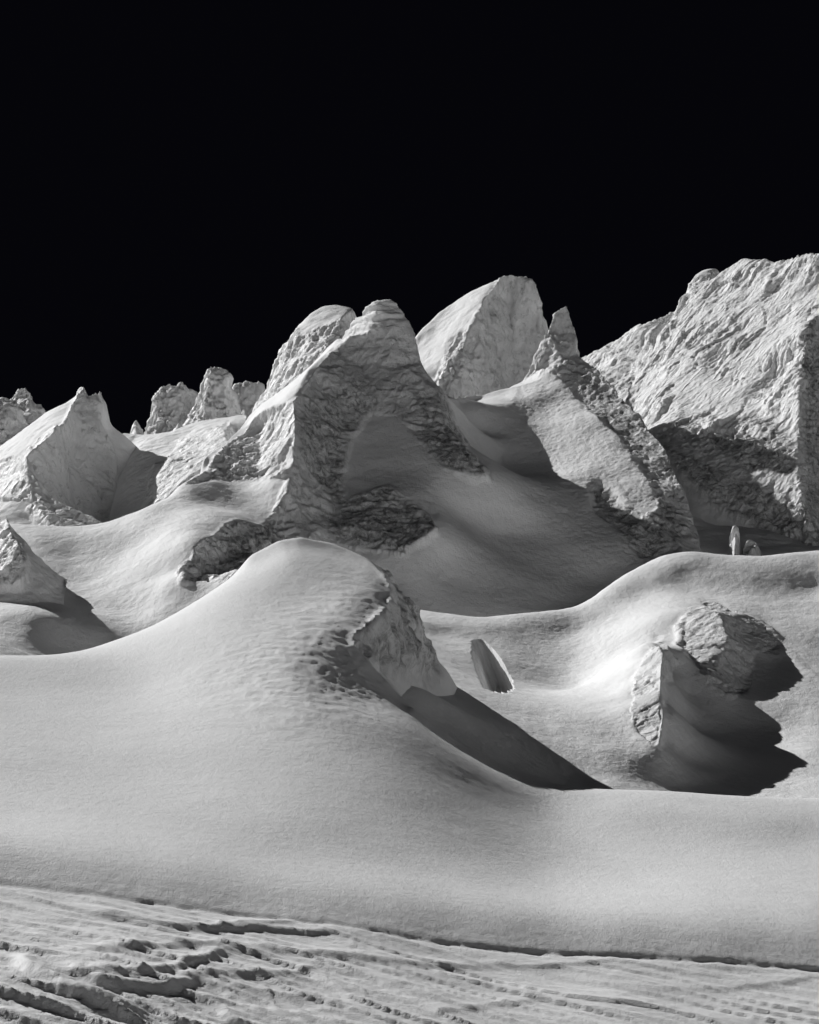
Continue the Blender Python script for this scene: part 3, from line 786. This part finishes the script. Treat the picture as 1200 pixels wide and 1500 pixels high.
# E7: snow shoulder and its layered block below the skyline group
tower([(150,640,372),(175,615,372),(190,624,372),(205,633,372),(220,632,371),(240,630,370),(262,624,369),(290,616,368),(315,612,368),(335,612,368),(360,600,368)],
      [[(215,650,360),(232,668,352),(245,672,345),(290,655,343),(330,630,345)], [(243,681,338),(260,682,335),(285,680,333),(310,670,333),(335,650,335)], [(230,700,336),(228,735,330),(280,700,329)], [(160,680,365),(190,700,350),(215,720,340)]],
      'sunlit snow shoulder with a layered undercut block, below the skyline towers', 'snow shoulder', [[(225,680),(260,678),(290,676),(360,640),(360,780),(200,780)], [(262,640),(335,615),(340,660),(290,678),(240,678)]],
      size=2.4, amp=0.35, seed=65, deg=15, stretch=3, name='snow_shoulder', feet=[(150,780,340),(228,780,325),(300,760,322),(370,720,330)], bs=6)
# L: snow-backed tower at the left with a broad shaded ice face
tower([(-160,800,362),(-120,740,362),(-60,695,362),(0,650,362),(35,620,362),(70,596,362),(100,578,361),(118,566,360),(128,564,359),(140,565,359),(150,574,360),(156,588,361),(160,602,362),(178,618,363),(195,633,365),(212,650,367),(225,662,368),(240,672,370),(280,720,372)],
      [[(118,566,360),(108,580,355),(100,600,348),(80,630,341),(55,650,337),(38,668,335),(42,690,332),(60,705,330),(66,722,327),(50,738,324),(40,770,322)],
       [(150,590,357),(150,610,357),(165,640,357),(172,690,355),(165,735,351),(140,770,346)], [(120,620,353),(110,680,350),(110,740,344),(105,775,340)], [(200,690,359),(218,740,350)],
       [(-60,740,345),(0,700,343),(20,680,342)], [(-60,790,325),(0,775,322)]],
      'big snow-backed ice tower at the left with a cracked shaded face', 'ice tower',
      [[(118,560),(104,590),(98,615),(60,640),(35,665),(45,690),(60,712),(60,728),(40,740),(60,785),(150,775),(170,735),(174,690),(168,650),(150,615),(158,590),(148,568),(130,580)], [(-50,690),(25,672),(45,700),(50,730),(0,730),(-50,720)]],
      size=3.6, amp=0.5, deg=-70, seed=67, bs=9, feet=[(-160,830,330),(0,800,315),(110,800,312),(230,790,322),(290,780,335)], edge=3)
tower([(-40,610,395),(10,583,395),(18,577,395),(24,569,395),(32,566,395),(42,567,395),(50,580,395),(58,592,395),(66,603,396),(80,640,398)],
      [[(38,568,394),(44,585,391),(46,605,389)]],
      'bright ice knob on the skyline behind the snow-backed tower', 'ice tower', [[(-60,540),(100,540),(100,700),(-60,700)]], size=2.0, amp=0.8, chip=1.5, seed=69, feet=[(-40,670,380),(80,670,385)])
tower([(-90,640,382),(-50,595,382),(-20,582,382),(8,581,382),(20,583,382),(30,590,382),(35,603,382),(44,625,384)],
      [[(14,584,382),(10,600,378),(6,625,375)]],
      'shaded rounded ice tower at the left edge of the skyline', 'ice tower', [[(-100,540),(100,588),(100,700),(-100,700)]], size=2.4, amp=0.6, seed=70, feet=[(-90,690,370),(44,680,372)])
# C1: cone at the left edge with its long shadow
tower([(-110,900,262),(-60,840,261),(-30,795,260),(0,766,259),(6,759,258),(12,756,258),(22,764,258),(35,785,258),(52,806,258),(70,828,258),(85,840,259),(100,850,260)],
      [[(12,756,258),(14,775,254),(30,800,250),(36,825,248),(30,850,247)], [(-30,855,250),(0,874,248),(40,873,248),(60,864,250),(80,854,253)]],
      'pointed ice cone at the left edge of the picture, standing on the middle snow slope', 'ice cone', [[(-60,700),(10,750),(16,775),(42,810),(42,845),(10,860),(-60,860)]],
      size=2.0, amp=0.42, chip=1.3, deg=70, seed=71, name='ice_cone', feet=[(-110,930,250),(0,905,247),(50,900,247),(95,885,254)], bs=5)
# G: ridge behind the wall, right of the spire
tower([(835,560,480),(850,526,480),(866,515,480),(885,503,480),(905,494,480),(930,482,480),(955,471,480),(978,462,480),(990,455,480),(1010,440,480),(1060,430,480)],
      [[(885,540,465),(905,520,465),(925,500,468),(945,476,472)], [(900,560,455),(930,540,455),(960,520,460)]],
      'low sunlit ice ridge on the skyline between the spire and the great wall', 'ice ridge', [[(820,400),(1100,400),(1100,700),(820,700)]], size=3.5, amp=0.8, deg=60, seed=73, name='ice_ridge', feet=[(835,620,440),(900,640,435),(1060,560,450)])
tower([(975,500,462),(985,462,462),(992,448,462),(998,436,462),(1008,418,462),(1018,402,462),(1030,393,462),(1042,389,462),(1052,394,463),(1062,410,464),(1080,470,466)],
      [[(1000,440,458),(1015,430,456),(1040,410,457)], [(1000,480,450),(1040,470,448)]],
      'knobbly ice summit standing up behind the left edge of the great wall', 'ice tower', [[(940,430),(1000,405),(1015,412),(1050,400),(1100,380),(1100,600),(940,600)]], size=2.6, amp=0.7, deg=30, seed=75, feet=[(970,560,435),(1080,540,440)])
tower([(925,545,455),(935,520,455),(942,500,455),(950,485,455),(956,476,455),(966,474,455),(972,478,455),(985,500,456),(1000,540,456)],
      [[(952,488,452),(960,520,447),(955,550,444)]],
      'small shaded crag with a sunlit edge in front of the low skyline ridge', 'ice crag', [[(900,440),(1020,440),(1020,640),(900,640)]], size=2.2, amp=0.6, deg=75, seed=77, name='ice_crag', feet=[(925,600,438),(1000,580,440)])
# trough between the spire ridge and the wall, with the little tooth standing in it
patch([[(960,700,350),(1000,745,345),(1040,765,340),(1090,770,338),(1140,775,334),(1200,800,330),(1300,820,330)],
       [(990,790,325),(1040,800,320),(1100,805,318),(1160,812,316),(1300,830,314)], [(1000,860,290),(1100,860,290),(1300,880,290)]], tps=True, du=0.0014, dv=0.0018, power=1.5, back=[(0, [(20,2)])],
      mat=M_far, detail=ice_detail(3, 0.6, snow=0.2, seed=79), seed=79, default=dict(type='structure', name='snow_trough'))
tower([(1064,830,312),(1066,800,312),(1070,780,312),(1077,762,312),(1083,772,312),(1085,785,312),(1086,830,312)],
      [[(1077,775,309.5),(1076,800,308),(1075,825,307)]],
      'thin upright ice tooth in the shaded trough under the great wall', 'ice tooth', [[(1060,770),(1086,784),(1100,900),(1050,900)]], size=1.6, amp=0.25, seed=81, name='ice_tooth', back=((2,-1.2),(6,-4),(14,-9.5)), bi=1, du=0.0008, dv=0.0007, feet=[(1060,850,302),(1090,850,302)])
tower([(1086,830,313),(1087,800,313),(1094,789,313),(1103,787,313),(1111,795,313),(1117,808,313),(1122,830,313)],
      [[(1100,800,310.5),(1103,825,309)]],
      'rounded ice boulder just right of the thin tooth in the shaded trough', 'ice boulder', [[(1080,770),(1130,770),(1130,900),(1080,900)]], size=1.6, amp=0.3, seed=83, name='ice_boulder', back=((2,-1.2),(6,-4),(14,-9.5)), bi=1, du=0.0008, dv=0.0007, feet=[(1084,850,304),(1126,850,304)])

# ------------------------------------------------------------------ the glacier round about, rising to meet every foot
def base_ground():
    A = np.concatenate(LOW)
    st = 4.0; x0, x1, y0, y1 = -360, 360, -120, 620
    nx, ny = int((x1 - x0) / st) + 1, int((y1 - y0) / st) + 1
    G = np.full((ny, nx), 1e6)
    ix = ((A[:, 0] - x0) / st).astype(int); iy = ((A[:, 1] - y0) / st).astype(int)
    ok = (ix >= 0) & (iy >= 0) & (ix < nx) & (iy < ny)
    np.minimum.at(G, (iy[ok], ix[ok]), A[ok, 2])
    K = G < 1e5
    ex = np.zeros_like(G); ex[0] = ex[-1] = 1; ex[:, 0] = ex[:, -1] = 1
    Z = np.where(K, G, -13.0)
    acc = np.zeros_like(G); wt = np.zeros_like(G) + 1e-9
    far = -13.0
    for r, w in ((1, 1.0), (3, 0.1), (7, 0.01), (14, 0.001)):
        m = K.astype(float)
        acc += w * blur(np.where(K, G, 0), r, 2); wt += w * blur(m, r, 2)
    fill = (acc + far * 4e-4) / (wt + 4e-4)
    Z = np.where(K, np.minimum(G, fill), fill)
    # never above the lowest of the nearby surfaces
    mn = np.where(K, G, 1e6)
    for _ in range(1):
        p = np.pad(mn, 1, constant_values=1e6)
        mn = np.minimum.reduce([p[a:a + ny, b:b + nx] for a in range(3) for b in range(3)])
    Z = np.minimum(Z, mn) ; Z = blur(Z, 2, 2); Z = np.minimum(Z, mn - 0.3) - 0.7
    rim = blur(np.pad(np.ones((ny - 24, nx - 24)), 12), 5, 2)
    Z = -13.0 + (Z + 13.0) * rim
    X, Y = np.meshgrid(x0 + st * np.arange(nx), y0 + st * np.arange(ny))
    big = [4000, 2000, 1000, 600]
    xs = np.concatenate([[-b for b in big], X[0], [b for b in big[::-1]]]); ys = np.concatenate([[-b for b in big], Y[:, 0], [y1 + b for b in big[::-1]]])
    ZZ = np.pad(Z, 4, constant_values=-13.0)
    XX, YY = np.meshgrid(xs, ys)
    V = np.stack([XX, YY, ZZ], -1).reshape(-1, 3)
    h, w = XX.shape; idx = np.arange(h * w).reshape(h, w)
    Q = np.stack([idx[:-1, :-1], idx[:-1, 1:], idx[1:, 1:], idx[1:, :-1]], -1).reshape(-1, 4)
    o = build_mesh('glacier', V, Q, np.zeros(len(V)), np.zeros(len(V)), M_mid)
    tag(o, kind='structure')
base_ground()
print('VERTS', COUNT, sum(COUNT))
